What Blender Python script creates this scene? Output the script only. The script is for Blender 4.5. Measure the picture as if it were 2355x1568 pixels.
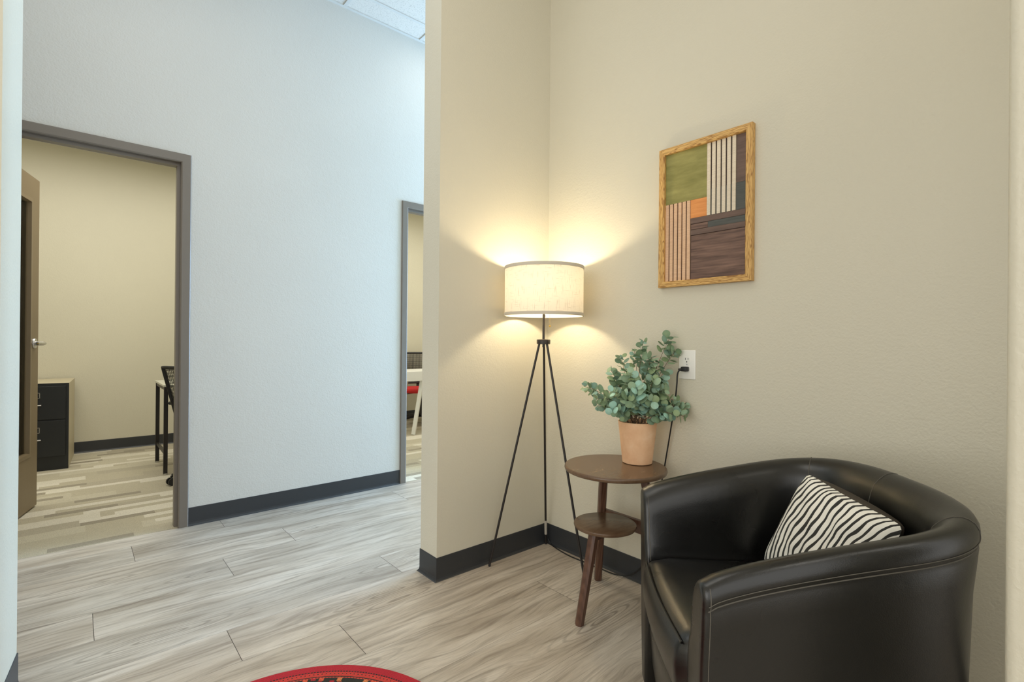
import bpy, bmesh, math, random
from mathutils import Vector, Matrix, noise

for o in list(bpy.data.objects):
    bpy.data.objects.remove(o, do_unlink=True)
S = bpy.context.scene
COL = S.collection
PI = math.pi

# ------------------------------------------------------------------ camera
W_PX, H_PX, F_PX, CY_PX = 2355.0, 1568.0, 1154.11, 781.77
YAW, PITCH, ROLL, CAM_H = 0.854775, 0.00134, 0.008673, 1.1101
Fv = Vector((math.cos(YAW) * math.cos(PITCH), math.sin(YAW) * math.cos(PITCH), math.sin(PITCH)))
R0 = Vector((math.sin(YAW), -math.cos(YAW), 0))
U0 = R0.cross(Fv)
Rv = R0 * math.cos(ROLL) + U0 * math.sin(ROLL)
Uv = -R0 * math.sin(ROLL) + U0 * math.cos(ROLL)
cam_d = bpy.data.cameras.new('camera')
cam = bpy.data.objects.new('camera', cam_d)
COL.objects.link(cam)
cam.matrix_world = Matrix(((Rv.x, Uv.x, -Fv.x, 0), (Rv.y, Uv.y, -Fv.y, 0), (Rv.z, Uv.z, -Fv.z, CAM_H), (0, 0, 0, 1)))
cam_d.sensor_fit = 'HORIZONTAL'
cam_d.sensor_width = 36.0
cam_d.lens = 36.0 * F_PX / W_PX
cam_d.shift_y = (CY_PX - H_PX / 2) / W_PX
cam_d.clip_start = 0.02
S.camera = cam

# ------------------------------------------------------------------ light
world = bpy.data.worlds.new('world')
S.world = world
world.use_nodes = True
wb = world.node_tree.nodes['Background']
wb.inputs[0].default_value = (1.0, 0.985, 0.935, 1)
wb.inputs[1].default_value = 1.28


def area(name, loc, sx, sy, power, color, aim=(0, 0, -1), spread=PI):
    d = bpy.data.lights.new(name, 'AREA')
    d.shape = 'RECTANGLE'
    d.size, d.size_y = sx, sy
    d.energy = power
    d.color = color
    d.spread = spread
    o = bpy.data.objects.new(name, d)
    COL.objects.link(o)
    o.location = loc
    o.rotation_euler = Vector(aim).to_track_quat('-Z', 'Y').to_euler()
    return o


area('troffer_light_nook', (0.40, 1.30, 3.45), 1.2, 0.6, 7, (1.0, 0.975, 0.91))
area('troffer_light_entry', (0.9, -0.9, 3.45), 1.2, 0.6, 11, (1.0, 0.975, 0.91))
area('troffer_light_opening', (0.10, 2.45, 3.45), 1.2, 0.6, 5, (1.0, 0.985, 0.94))
area('troffer_light_hall', (2.55, 2.95, 3.45), 1.2, 0.6, 4, (1.0, 0.98, 0.92))
area('hall_window_daylight', (5.2, 2.8, 1.45), 1.3, 2.4, 250, (0.42, 0.67, 1.0), (-1, 0.05, 0))
area('hall_added_fill_west', (-2.8, 2.85, 1.6), 1.2, 2.4, 2, (0.74, 0.88, 1.0), (1, 0, 0))  # added weak cool fill at the unseen west end, no known window
area('room_added_fill', (-2.7, 0.3, 1.35), 2.2, 2.2, 19, (1.0, 0.985, 0.93), (1, 0.05, 0))  # added broad fill out of view, brightens the lower nook and art wall
area('office_ceiling_light', (0.2, 4.7, 2.86), 2.4, 1.6, 44, (1.0, 0.965, 0.86))
area('second_office_ceiling_light', (3.2, 4.7, 2.86), 2.4, 1.6, 44, (1.0, 0.965, 0.86))

S.view_settings.view_transform = 'Standard'
S.view_settings.look = 'None'
S.view_settings.gamma = 1.0
S.view_settings.use_curve_mapping = False
S.view_settings.exposure = 0.12
try:
    S.cycles.use_denoising = True
    S.cycles.sample_clamp_indirect = 8.0
    S.cycles.caustics_reflective = False
    S.cycles.caustics_refractive = False
except Exception:
    pass


# ------------------------------------------------------------------ materials
def srgb(r, g, b):
    def f(c):
        c /= 255.0
        return c / 12.92 if c <= 0.04045 else ((c + 0.055) / 1.055) ** 2.4
    return (f(r), f(g), f(b), 1.0)


class NT:
    def __init__(self, name):
        self.m = bpy.data.materials.new(name)
        self.m.use_nodes = True
        self.t = self.m.node_tree
        self.b = self.t.nodes['Principled BSDF']
        self.out = self.t.nodes['Material Output']

    def n(self, kind, **kw):
        x = self.t.nodes.new(kind)
        for k, v in kw.items():
            setattr(x, k, v)
        return x

    def l(self, a, b):
        self.t.links.new(a, b)

    def set(self, **kw):
        for k, v in kw.items():
            self.b.inputs[k.replace('_', ' ')].default_value = v
        return self

    def coord(self, which='Object', scale=(1, 1, 1), rot=(0, 0, 0)):
        c = self.n('ShaderNodeTexCoord')
        mp = self.n('ShaderNodeMapping')
        mp.inputs['Scale'].default_value = scale
        mp.inputs['Rotation'].default_value = rot
        self.l(c.outputs[which], mp.inputs[0])
        return mp.outputs[0]

    def noise(self, vec, scale, detail=2, rough=0.5, dist=0.0):
        x = self.n('ShaderNodeTexNoise')
        x.inputs['Scale'].default_value = scale
        x.inputs['Detail'].default_value = detail
        x.inputs['Roughness'].default_value = rough
        x.inputs['Distortion'].default_value = dist
        self.l(vec, x.inputs['Vector'])
        return x.outputs[0]

    def ramp(self, fac, stops, interp='LINEAR'):
        x = self.n('ShaderNodeValToRGB')
        e = x.color_ramp.elements
        x.color_ramp.interpolation = interp
        while len(e) < len(stops):
            e.new(0.5)
        for i, (p, c) in enumerate(stops):
            e[i].position = p
            e[i].color = c if len(c) == 4 else (*c, 1)
        self.l(fac, x.inputs[0])
        return x.outputs[0]

    def mix(self, fac, a, b, mode='MIX'):
        x = self.n('ShaderNodeMix', data_type='RGBA', blend_type=mode)
        for s, v in ((x.inputs[0], fac), (x.inputs[6], a), (x.inputs[7], b)):
            if hasattr(v, 'is_output'):
                self.l(v, s)
            else:
                s.default_value = v
        return x.outputs[2]

    def math(self, op, a, b=0.0, c=None):
        x = self.n('ShaderNodeMath', operation=op)
        for i, v in enumerate((a, b) if c is None else (a, b, c)):
            if hasattr(v, 'is_output'):
                self.l(v, x.inputs[i])
            else:
                x.inputs[i].default_value = v
        return x.outputs[0]

    def bump(self, h, strength, dist):
        x = self.n('ShaderNodeBump')
        x.inputs['Strength'].default_value = strength
        x.inputs['Distance'].default_value = dist
        self.l(h, x.inputs['Height'])
        self.l(x.outputs[0], self.b.inputs['Normal'])

    def color(self, sock):
        self.l(sock, self.b.inputs['Base Color'])


def plain(name, col, rough=0.5, metal=0.0, bump=None, coat=0.0):
    m = NT(name).set(Base_Color=col, Roughness=rough, Metallic=metal)
    m.b.inputs['Coat Weight'].default_value = coat
    if bump:
        m.bump(m.noise(m.coord(), bump[0], 3), bump[1], bump[2])
    return m.m


def wall_paint(name, col, rough=0.42):
    m = NT(name).set(Base_Color=col, Roughness=rough)
    v = m.coord()
    fine = m.noise(v, 115, 3, 0.55, 0.3)
    big = m.noise(v, 42, 2, 0.5, 0.2)
    h = m.math('ADD', fine, m.math('MULTIPLY', m.ramp(big, [(0.42, (0, 0, 0)), (0.62, (1, 1, 1))]), 0.16))
    m.bump(h, 0.40, 0.0028)
    blotch = m.noise(v, 1.3, 2)
    c = m.mix(m.ramp(blotch, [(0.35, (0, 0, 0)), (0.7, (1, 1, 1))]), col, tuple(x * 0.965 for x in col[:3]) + (1,))
    m.color(c)
    return m.m


def floor_wood():
    m = NT('grey_oak_plank')
    m.set(Roughness=0.36)
    uv = m.n('ShaderNodeUVMap', uv_map='plank')
    at = m.n('ShaderNodeAttribute', attribute_name='plank_tone')

    def mp(sx, sy):
        p = m.n('ShaderNodeMapping')
        p.inputs['Scale'].default_value = (sx, sy, 1)
        m.l(uv.outputs[0], p.inputs[0])
        return p.outputs[0]
    # the grain wanders sideways along each plank
    sepu = m.n('ShaderNodeSeparateXYZ')
    m.l(uv.outputs[0], sepu.inputs[0])
    warp = m.math('MULTIPLY', m.math('SUBTRACT', m.noise(mp(1.6, 5.0), 1.0, 2, 0.5), 0.5), 0.16)
    cw_ = m.n('ShaderNodeCombineXYZ')
    m.l(sepu.outputs[0], cw_.inputs[0])
    m.l(m.math('ADD', sepu.outputs[1], warp), cw_.inputs[1])

    def mw(sx, sy):
        p = m.n('ShaderNodeMapping')
        p.inputs['Scale'].default_value = (sx, sy, 1)
        m.l(cw_.outputs[0], p.inputs[0])
        return p.outputs[0]
    broad = m.noise(mp(1.1, 5.5), 1.5, 3, 0.5, 0.5)
    streak = m.noise(mw(1.5, 26), 1.6, 5, 0.62, 0.3)
    grain = m.noise(mw(7, 190), 2.0, 3, 0.6)
    # cathedral rings: bands across the plank warped by a slow noise along it
    wv = m.n('ShaderNodeTexWave', wave_type='RINGS', rings_direction='SPHERICAL')
    wv.inputs['Scale'].default_value = 4.2
    wv.inputs['Distortion'].default_value = 1.6
    wv.inputs['Detail'].default_value = 3
    wv.inputs['Detail Scale'].default_value = 1.2
    cell = m.n('ShaderNodeTexVoronoi')
    cell.inputs['Scale'].default_value = 1.0
    p2 = mp(0.95, 4.2)
    m.l(p2, cell.inputs['Vector'])
    sub = m.n('ShaderNodeVectorMath', operation='SUBTRACT')
    m.l(p2, sub.inputs[0])
    m.l(cell.outputs['Position'], sub.inputs[1])
    sc = m.n('ShaderNodeMapping')
    sc.inputs['Scale'].default_value = (1.0, 1.6, 1)
    m.l(sub.outputs[0], sc.inputs[0])
    m.l(sc.outputs[0], wv.inputs['Vector'])
    near = m.ramp(cell.outputs['Distance'], [(0.05, (1, 1, 1)), (0.42, (0, 0, 0))])
    rings = m.math('MULTIPLY', m.ramp(wv.outputs[0], [(0.0, (1, 1, 1)), (0.35, (0, 0, 0))]), near)
    knots = m.ramp(cell.outputs['Distance'], [(0.0, (1, 1, 1)), (0.055, (0, 0, 0))])
    base = m.ramp(broad, [(0.28, srgb(168, 156, 141)), (0.45, srgb(191, 180, 165)), (0.58, srgb(207, 197, 183)), (0.75, srgb(219, 211, 199))])
    c = m.mix(m.ramp(streak, [(0.34, (0.55, 0.55, 0.55)), (0.52, (0, 0, 0))]), base, srgb(124, 111, 97))
    c = m.mix(m.math('MULTIPLY', m.ramp(grain, [(0.3, (1, 1, 1)), (0.55, (0, 0, 0))]), 0.3), c, srgb(112, 99, 86))
    c = m.mix(m.math('MULTIPLY', rings, 0.6), c, srgb(104, 92, 80))
    c = m.mix(m.math('MULTIPLY', knots, 0.45), c, srgb(84, 72, 62))
    c = m.mix(1.0, c, at.outputs['Color'], 'MULTIPLY')
    m.color(c)
    m.l(m.ramp(streak, [(0.3, (0.46, 0.46, 0.46)), (0.6, (0.33, 0.33, 0.33))]), m.b.inputs['Roughness'])
    m.bump(m.math('ADD', grain, streak), 0.12, 0.0008)
    return m.m


def carpet():
    m = NT('carpet_plank').set(Roughness=0.95)
    v = m.coord()
    sep = m.n('ShaderNodeSeparateXYZ')
    m.l(v, sep.inputs[0])

    def cells(h, w, seed):
        row = m.math('FLOOR', m.math('DIVIDE', sep.outputs[1], h))
        wn = m.n('ShaderNodeTexWhiteNoise', noise_dimensions='1D')
        m.l(m.math('ADD', row, seed), wn.inputs['W'])
        colx = m.math('FLOOR', m.math('ADD', m.math('DIVIDE', sep.outputs[0], w), m.math('MULTIPLY', wn.outputs['Value'], 7.0)))
        cmb = m.n('ShaderNodeCombineXYZ')
        m.l(row, cmb.inputs[0])
        m.l(colx, cmb.inputs[1])
        cmb.inputs[2].default_value = seed
        w2 = m.n('ShaderNodeTexWhiteNoise', noise_dimensions='3D')
        m.l(cmb.outputs[0], w2.inputs['Vector'])
        return w2.outputs['Value']
    a = m.ramp(cells(0.125, 0.62, 3.0), [(0.0, srgb(196, 188, 166)), (0.4, srgb(206, 199, 178)), (0.62, srgb(224, 218, 201)), (0.80, srgb(188, 180, 160))], 'CONSTANT')
    b = cells(0.0625, 0.36, 9.0)
    c = m.mix(m.ramp(b, [(0.0, (0, 0, 0)), (0.86, (1, 1, 1))], 'CONSTANT'), a, srgb(164, 156, 138))
    c = m.mix(m.ramp(cells(0.0625, 0.55, 5.0), [(0.0, (0, 0, 0)), (0.84, (1, 1, 1))], 'CONSTANT'), c, srgb(228, 222, 206))
    nz = m.noise(v, 240, 2, 0.7)
    c = m.mix(1.0, c, m.ramp(nz, [(0.3, (0.72, 0.72, 0.72)), (0.7, (1.12, 1.12, 1.12))]), 'MULTIPLY')
    m.color(c)
    m.bump(nz, 0.6, 0.004)
    return m.m


def wood(name, dark, light, scale=(1, 1, 1), dist=3.0, wave=6.0, rough=0.5, contrast=0.5, axis='Y', coords='Object', uvmap=None):
    m = NT(name).set(Roughness=rough)
    if uvmap:
        u = m.n('ShaderNodeUVMap', uv_map=uvmap)
        mp = m.n('ShaderNodeMapping')
        mp.inputs['Scale'].default_value = scale
        m.l(u.outputs[0], mp.inputs[0])
        v = mp.outputs[0]
    else:
        v = m.coord(coords, scale)
    wv = m.n('ShaderNodeTexWave', bands_direction=axis)
    wv.inputs['Scale'].default_value = wave
    wv.inputs['Distortion'].default_value = dist
    wv.inputs['Detail'].default_value = 3
    wv.inputs['Detail Scale'].default_value = 1.5
    m.l(v, wv.inputs['Vector'])
    n2 = m.noise(v, wave * 2.5, 4, 0.6)
    f = m.math('ADD', m.math('MULTIPLY', wv.outputs[0], contrast), m.math('MULTIPLY', n2, 1 - contrast))
    m.color(m.ramp(f, [(0.25, dark), (0.72, light)]))
    return m.m


PAINT = srgb(213, 208, 190)
M_wall = wall_paint('beige_wall_paint', PAINT)
M_hallwall = wall_paint('beige_paint_daylit', srgb(212, 211, 206))  # same beige wall paint, with the hall's cool daylight mixed into its colour
M_officewall = wall_paint('office_wall_paint', srgb(215, 210, 190))
M_floor = floor_wood()
M_gap = plain('plank_gap', srgb(72, 66, 60), 0.8)
M_carpet = carpet()
M_base = plain('vinyl_baseboard', srgb(50, 52, 55), 0.42, bump=(30, 0.08, 0.001))
M_frame = plain('bronze_painted_steel', srgb(120, 112, 103), 0.38)
M_leaf = plain('bronze_painted_door', srgb(132, 116, 90), 0.4)
M_chrome = plain('satin_chrome', srgb(205, 205, 205), 0.25, 1.0)
M_brass = plain('brass_key', srgb(200, 170, 90), 0.3, 1.0)
M_black_metal = plain('black_metal', srgb(44, 40, 38), 0.38, 0.3)
M_black_plastic = plain('black_plastic', srgb(30, 30, 31), 0.5)
M_cab_black = plain('black_enamel_steel', srgb(26, 29, 31), 0.4)
M_putty = plain('putty_enamel_steel', srgb(196, 186, 160), 0.45)
M_white = plain('white_laminate', srgb(236, 234, 228), 0.35)
M_red = plain('red_seat_fabric', srgb(205, 40, 42), 0.8)
M_plate = plain('white_cover_plate', srgb(240, 239, 232), 0.3)
M_slot = plain('outlet_slot', srgb(25, 25, 25), 0.6)
M_walnut = wood('walnut_stained_wood', srgb(76, 50, 38), srgb(106, 76, 60), (14, 14, 2.0), 1.2, 2.0, 0.32, 0.25, 'X')
M_walnut_top = wood('walnut_veneer_top', srgb(94, 72, 54), srgb(112, 89, 68), (2.5, 12, 4), 1.2, 2.0, 0.27, 0.03, 'Y')
M_cord = plain('black_cord_rubber', srgb(28, 28, 28), 0.45)


def glass_mat():
    m = NT('door_glass')
    t = m.n('ShaderNodeBsdfTransparent')
    t.inputs[0].default_value = (0.86, 0.92, 0.9, 1)
    g = m.n('ShaderNodeBsdfGlossy')
    g.inputs['Roughness'].default_value = 0.02
    mx = m.n('ShaderNodeMixShader')
    fr = m.n('ShaderNodeFresnel')
    fr.inputs[0].default_value = 1.5
    m.l(fr.outputs[0], mx.inputs[0])
    m.l(t.outputs[0], mx.inputs[1])
    m.l(g.outputs[0], mx.inputs[2])
    m.l(mx.outputs[0], m.out.inputs[0])
    return m.m


M_glass = glass_mat()


# ------------------------------------------------------------------ mesh helpers
class MB:
    """collects geometry in one bmesh and links it as one object"""
    def __init__(self):
        self.bm = bmesh.new()
        self.mi = 0

    def verts_faces(self, vs, fs, mi=None):
        v = [self.bm.verts.new(p) for p in vs]
        out = []
        for f in fs:
            try:
                q = self.bm.faces.new([v[i] for i in f])
                q.material_index = self.mi if mi is None else mi
                out.append(q)
            except ValueError:
                pass
        return v, out

    def box(self, x0, x1, y0, y1, z0, z1, bevel=0.0, seg=2, mat=None):
        vs = [(x, y, z) for x in (x0, x1) for y in (y0, y1) for z in (z0, z1)]
        if mat is not None:
            vs = [tuple(mat @ Vector(p)) for p in vs]
        fs = [(0, 1, 3, 2), (4, 6, 7, 5), (0, 4, 5, 1), (2, 3, 7, 6), (0, 2, 6, 4), (1, 5, 7, 3)]
        v, f = self.verts_faces(vs, fs)
        if bevel > 0:
            ed = list({e for q in f for e in q.edges})
            r = bmesh.ops.bevel(self.bm, geom=ed, offset=bevel, segments=seg, profile=0.5, affect='EDGES')
            for q in r['faces']:
                q.material_index = self.mi
        return self

    def prism(self, pts, z0, z1):
        n = len(pts)
        vs = [(x, y, z0) for x, y in pts] + [(x, y, z1) for x, y in pts]
        fs = [tuple(range(n))[::-1], tuple(range(n, 2 * n))] + [(i, (i + 1) % n, (i + 1) % n + n, i + n) for i in range(n)]
        self.verts_faces(vs, fs)
        return self

    def tube(self, pts, r, seg=10, caps=True, r2=None, flat=None):
        pts = [Vector(p) for p in pts]
        n = len(pts)
        rings = []
        ref = None
        for i, p in enumerate(pts):
            t = (pts[min(i + 1, n - 1)] - pts[max(i - 1, 0)]).normalized()
            if ref is None:
                ref = t.orthogonal().normalized() if flat is None else Vector(flat)
            a = (ref - t * ref.dot(t)).normalized()
            ref = a
            b = t.cross(a)
            rr = r if r2 is None else r + (r2 - r) * i / max(1, n - 1)
            rings.append([self.bm.verts.new(p + (a * math.cos(2 * PI * k / seg + PI / seg) + b * math.sin(2 * PI * k / seg + PI / seg)) * rr) for k in range(seg)])
        for i in range(n - 1):
            for k in range(seg):
                f = self.bm.faces.new((rings[i][k], rings[i][(k + 1) % seg], rings[i + 1][(k + 1) % seg], rings[i + 1][k]))
                f.material_index = self.mi
        if caps:
            for q in (rings[0][::-1], rings[-1]):
                self.bm.faces.new(q).material_index = self.mi
        return self

    def lathe(self, prof, seg=48, c=(0, 0), close=False):
        rings = []
        for r, z in prof:
            if r < 1e-6:
                rings.append([self.bm.verts.new((c[0], c[1], z))])
            else:
                rings.append([self.bm.verts.new((c[0] + r * math.cos(2 * PI * k / seg), c[1] + r * math.sin(2 * PI * k / seg), z)) for k in range(seg)])
        m = len(rings)
        for i in range(m if close else m - 1):
            a, b = rings[i], rings[(i + 1) % m]
            for k in range(seg):
                k2 = (k + 1) % seg
                if len(a) == 1 and len(b) == 1:
                    continue
                if len(a) == 1:
                    f = (a[0], b[k2], b[k])
                elif len(b) == 1:
                    f = (a[k], a[k2], b[0])
                else:
                    f = (a[k], a[k2], b[k2], b[k])
                self.bm.faces.new(f).material_index = self.mi
        return self

    def sphere(self, c, r, seg=16, rings=10):
        prof = [(r * math.sin(PI * i / rings), c[2] - r * math.cos(PI * i / rings)) for i in range(rings + 1)]
        prof[0] = (0, c[2] - r)
        prof[-1] = (0, c[2] + r)
        return self.lathe(prof, seg, (c[0], c[1]))

    def grid(self, rows, closed_u=False, closed_v=False):
        g = [[self.bm.verts.new(p) for p in row] for row in rows]
        nr, nc = len(g), len(g[0])
        for i in range(nr if closed_u else nr - 1):
            for j in range(nc if closed_v else nc - 1):
                f = self.bm.faces.new((g[i][j], g[(i + 1) % nr][j], g[(i + 1) % nr][(j + 1) % nc], g[i][(j + 1) % nc]))
                f.material_index = self.mi
        return g

    def build(self, name, mats, parent=None, smooth=True, angle=40, loc=None):
        bm = self.bm
        bmesh.ops.recalc_face_normals(bm, faces=bm.faces[:])
        me = bpy.data.meshes.new(name)
        bm.to_mesh(me)
        bm.free()
        for q in (mats if isinstance(mats, (list, tuple)) else [mats]):
            me.materials.append(q)
        if smooth:
            for p in me.polygons:
                p.use_smooth = True
            if angle < 180:
                try:
                    me.set_sharp_from_angle(angle=math.radians(angle))
                except Exception:
                    pass
        o = bpy.data.objects.new(name, me)
        COL.objects.link(o)
        if parent is not None:
            o.parent = parent
        if loc is not None:
            o.location = loc
        return o


def thing(name, label, cat, loc=(0, 0, 0), rz=0.0, group=None):
    o = bpy.data.objects.new(name, None)
    o.empty_display_size = 0.05
    COL.objects.link(o)
    o.location = loc
    o.rotation_euler = (0, 0, rz)
    o['label'] = label
    o['category'] = cat
    if group:
        o['group'] = group
    return o


def struct(o, label=None):
    o['kind'] = 'structure'
    if label:
        o['label'] = label
    return o


def simple_box(name, m, dims, parent=None, bevel=0.0):
    return MB().box(*dims, bevel=bevel).build(name, m, parent)


# ------------------------------------------------------------------ the setting
AX, WY, WE, WT, HY, CZ = 1.974, 1.966, 1.262, 2.108, 3.485, 3.467
HB = 3.605          # office side of the hall wall
DH = 2.134          # door opening height
D1 = (-0.45, 0.459)
D2 = (1.944, 2.854)

random.seed(4)
# plank floor
fl = MB()
pw = 0.238
joint = {0: 0.671, 1: 0.232, 2: 0.923, 3: 0.568, 4: 0.06, 5: 1.185, 6: 0.442, 7: 0.782, 8: 1.617}
uvl = fl.bm.loops.layers.uv.new('plank')
tone = fl.bm.loops.layers.float_color.new('plank_tone')
PL = 1.52
for k in range(-1, 22):
    y1 = 3.335 - pw * k + (pw if k < 0 else 0) * 0
    y1 = 3.335 - pw * (k - 1)
    y0 = 3.335 - pw * k
    # row k spans y0..y1 ; joints of the rows seen in the room
    y1 = min(y1, 3.492)
    if y0 >= y1:
        continue
    x = joint.get(k, random.uniform(0, PL))
    while x > -4.2:
        x -= PL
    while x < 6.2:
        xa, xb = x + 0.0009, x + PL - 0.0009
        v = [fl.bm.verts.new(p) for p in ((xa, y0 + 0.0004, 0), (xb, y0 + 0.0004, 0), (xb, y1 - 0.0004, 0), (xa, y1 - 0.0004, 0))]
        f = fl.bm.faces.new(v)
        ou, ov = random.uniform(0, 40), random.uniform(0, 40)
        t = random.uniform(0.93, 1.05)
        w = random.uniform(-0.012, 0.012)
        for lp in f.loops:
            lp[uvl].uv = (lp.vert.co.x - x + ou, lp.vert.co.y + ov)
            lp[tone] = (t + w, t, t - w, 1)
        x += PL
fl.mi = 1
fl.box(-4.2, 6.2, -1.7, 3.492, -0.06, -0.0015)
struct(fl.build('floor', [M_floor, M_gap], smooth=False))
cp = MB()
cp.box(-1.7, 4.7, 3.492, 6.45, -0.06, 0.001)
struct(cp.build('floor_carpet', M_carpet, smooth=False))

# walls
w = MB()
w.box(AX, AX + 0.12, -1.6, WY, 0, CZ)
struct(w.build('wall_right', M_wall, smooth=False))
w = MB()
w.box(WE, 6.0, WY, WT, 0, CZ)
struct(w.build('wall_middle', M_wall, smooth=False))
w = MB()
w.prism([(-0.133, 2.225), (-0.157, 1.966), (-3.0, 1.966), (-3.0, 2.225)], 0, CZ)
struct(w.build('wall_left', M_wall, smooth=False))
w = MB()
w.prism([(1.012, 0.077), (1.004, 0.0735), (1.0, 0.065), (1.0, -0.9), (1.14, -0.9), (1.14, 0.065), (1.136, 0.0735), (1.128, 0.077)], 0, CZ)
struct(w.build('wall_near', M_wall, smooth=True, angle=50))
w = MB()
w.box(-3.0, D1[0] - 0.02, HY, HB, 0, CZ)
w.box(D1[0] - 0.02, D1[1] + 0.02, HY, HB, DH + 0.02, CZ)
w.box(D1[1] + 0.02, D2[0] - 0.02, HY, HB, 0, CZ)
w.box(D2[0] - 0.02, D2[1] + 0.02, HY, HB, DH + 0.02, CZ)
w.box(D2[1] + 0.02, 6.0, HY, HB, 0, CZ)
bmesh.ops.remove_doubles(w.bm, verts=w.bm.verts[:], dist=1e-5)
struct(w.build('wall_hall', M_hallwall, smooth=False))
w = MB()
w.box(-1.7, 4.7, 6.33, 6.45, 0, 2.9)
struct(w.build('wall_back', M_officewall, smooth=False))
w = MB()
w.box(-1.7, -1.6, HB, 6.33, 0, 2.9)
struct(w.build('wall_office_left', M_officewall, smooth=False))
w = MB()
w.box(1.72, 1.84, HB, 6.33, 0, 2.9)
struct(w.build('wall_office_divider', M_officewall, smooth=False))
w = MB()
w.box(4.6, 4.7, HB, 6.33, 0, 2.9)
struct(w.build('wall_office_right', M_officewall, smooth=False))


# ceiling
def ceiling_mat():
    m = NT('acoustic_ceiling_tile').set(Roughness=0.9)
    v = m.coord()
    vo = m.n('ShaderNodeTexVoronoi')
    vo.inputs['Scale'].default_value = 150
    m.l(v, vo.inputs['Vector'])
    mask = m.noise(v, 60, 2)
    spots = m.math('MULTIPLY', m.ramp(vo.outputs['Distance'], [(0.14, (1, 1, 1)), (0.3, (0, 0, 0))]), m.ramp(mask, [(0.36, (0, 0, 0)), (0.46, (1, 1, 1))]))
    m.color(m.mix(spots, srgb(216, 213, 206), srgb(140, 138, 132)))
    m.bump(m.math('SUBTRACT', 1.0, spots), 0.5, 0.002)
    return m.m


c = MB()
c.box(-3.0, 6.0, -1.6, HY, CZ + 0.006, CZ + 0.05)
struct(c.build('ceiling', ceiling_mat(), smooth=False))
c = MB()
c.box(-1.7, 4.7, HB, 6.45, 2.9, 2.95)
struct(c.build('ceiling_office', plain('office_ceiling_white', srgb(235, 235, 230), 0.9), smooth=False))
M_tee = plain('white_ceiling_grid', srgb(206, 206, 202), 0.5)
g = MB()
y = 3.28
while y > -1.6:
    g.box(-3.0, 6.0, y - 0.012, y + 0.012, CZ - 0.001, CZ + 0.012)
    y -= 0.612
g.box(-3.0, 6.0, HY - 0.024, HY, CZ - 0.002, CZ + 0.012)
x = 1.422 - 0.612 * 7
while x < 6:
    y = 3.28
    g.box(x - 0.012, x + 0.012, -1.6, HY - 0.024, CZ, CZ + 0.012)
    x += 0.612
struct(g.build('trim_1', M_tee, smooth=False))


# baseboards: vinyl strip with a small toe, swept along a plan polyline (wall on its left)
def baseboard(name, pts, h=0.1066):
    prof = [(0.0, h), (0.0022, h), (0.0032, h - 0.002), (0.0035, 0.02), (0.005, 0.010), (0.010, 0.003), (0.014, 0.0), (0.0, 0.0)]
    P = [Vector((p[0], p[1], 0)) for p in pts]
    n = len(P)
    rows = []
    for i in range(n):
        d1 = (P[i] - P[i - 1]).normalized() if i > 0 else (P[1] - P[0]).normalized()
        d2 = (P[i + 1] - P[i]).normalized() if i < n - 1 else d1
        n1 = Vector((d1.y, -d1.x, 0))
        n2 = Vector((d2.y, -d2.x, 0))
        nn = (n1 + n2).normalized()
        k = 1 / max(0.3, nn.dot(n1))
        rows.append([tuple(P[i] + nn * (o * k) + Vector((0, 0, z))) for o, z in prof])
    b = MB()
    gg = b.grid(rows, closed_v=True)
    b.bm.faces.new(gg[0])
    b.bm.faces.new(gg[-1])
    return struct(b.build(name, M_base, smooth=False))


baseboard('baseboard_middle', [(6.0, WT), (WE, WT), (WE, WY), (AX, WY), (AX, -1.6)])
baseboard('baseboard_hall', [(D1[1] + 0.05, HY), (D2[0] - 0.05, HY)])
baseboard('baseboard_hall_end', [(D2[1] + 0.05, HY), (6.0, HY)])
baseboard('baseboard_hall_start', [(-3.0, HY), (D1[0] - 0.05, HY)])
baseboard('baseboard_left', [(-3.0, 1.966), (-0.157, 1.966), (-0.133, 2.225), (-3.0, 2.225)], 0.1066)
baseboard('baseboard_back', [(-1.6, 6.33), (1.72, 6.33)])
baseboard('baseboard_office', [(1.84, 6.33), (4.6, 6.33)])


# hollow-metal door frames: one profile mitred round jambs and head
def door_frame(name, x0, x1, parent=None):
    # (inset from clear opening edge; positive = towards the wall, Y)
    prof = [(0.05, HY), (0.05, HY - 0.010), (0.046, HY - 0.013), (0.006, HY - 0.013), (0.0, HY - 0.009), (0.0, HY + 0.014),
            (0.006, HY + 0.017), (0.006, HY + 0.026), (-0.016, HY + 0.028), (-0.016, HB - 0.045), (0.0, HB - 0.043), (0.0, HB + 0.012), (0.05, HB + 0.012), (0.05, HB)]
    rows = []
    for kind in range(4):
        r = []
        for o, y in prof:
            if kind == 0:
                r.append((x0 - o, y, 0.001))
            elif kind == 1:
                r.append((x0 - o, y, DH + o))
            elif kind == 2:
                r.append((x1 + o, y, DH + o))
            else:
                r.append((x1 + o, y, 0.001))
        rows.append(r)
    b = MB()
    gg = b.grid(rows, closed_v=True)
    b.bm.faces.new(gg[0])
    b.bm.faces.new(gg[-1])
    return b.build(name, M_frame, parent, smooth=False)


door1 = thing('door_1', 'bronze office door with tall glass lite standing open inside the left doorway', 'door', (0, 0, 0))
del door1['category']
struct(door1)
door_frame('door_frame', D1[0], D1[1], door1)
door2 = thing('door_2', 'bronze steel doorway in the hall beside the end of the beige wall', 'door', (0, 0, 0))
del door2['category']
struct(door2)
door_frame('door_frame', D2[0], D2[1], door2)

# open leaf: local x runs from the hinge (0) to the free edge (LW); local -y is the face towards the hall
LW = 0.90
free = Vector((-0.184, 4.52, 0))
ld = Vector((0.239, 0.971, 0)).normalized()
hinge = free - ld * LW
leaf = MB()
lx0, lx1, lz0, lz1 = LW - 0.765, LW - 0.15, 0.375, 1.955
T = 0.044
rows = []
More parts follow.
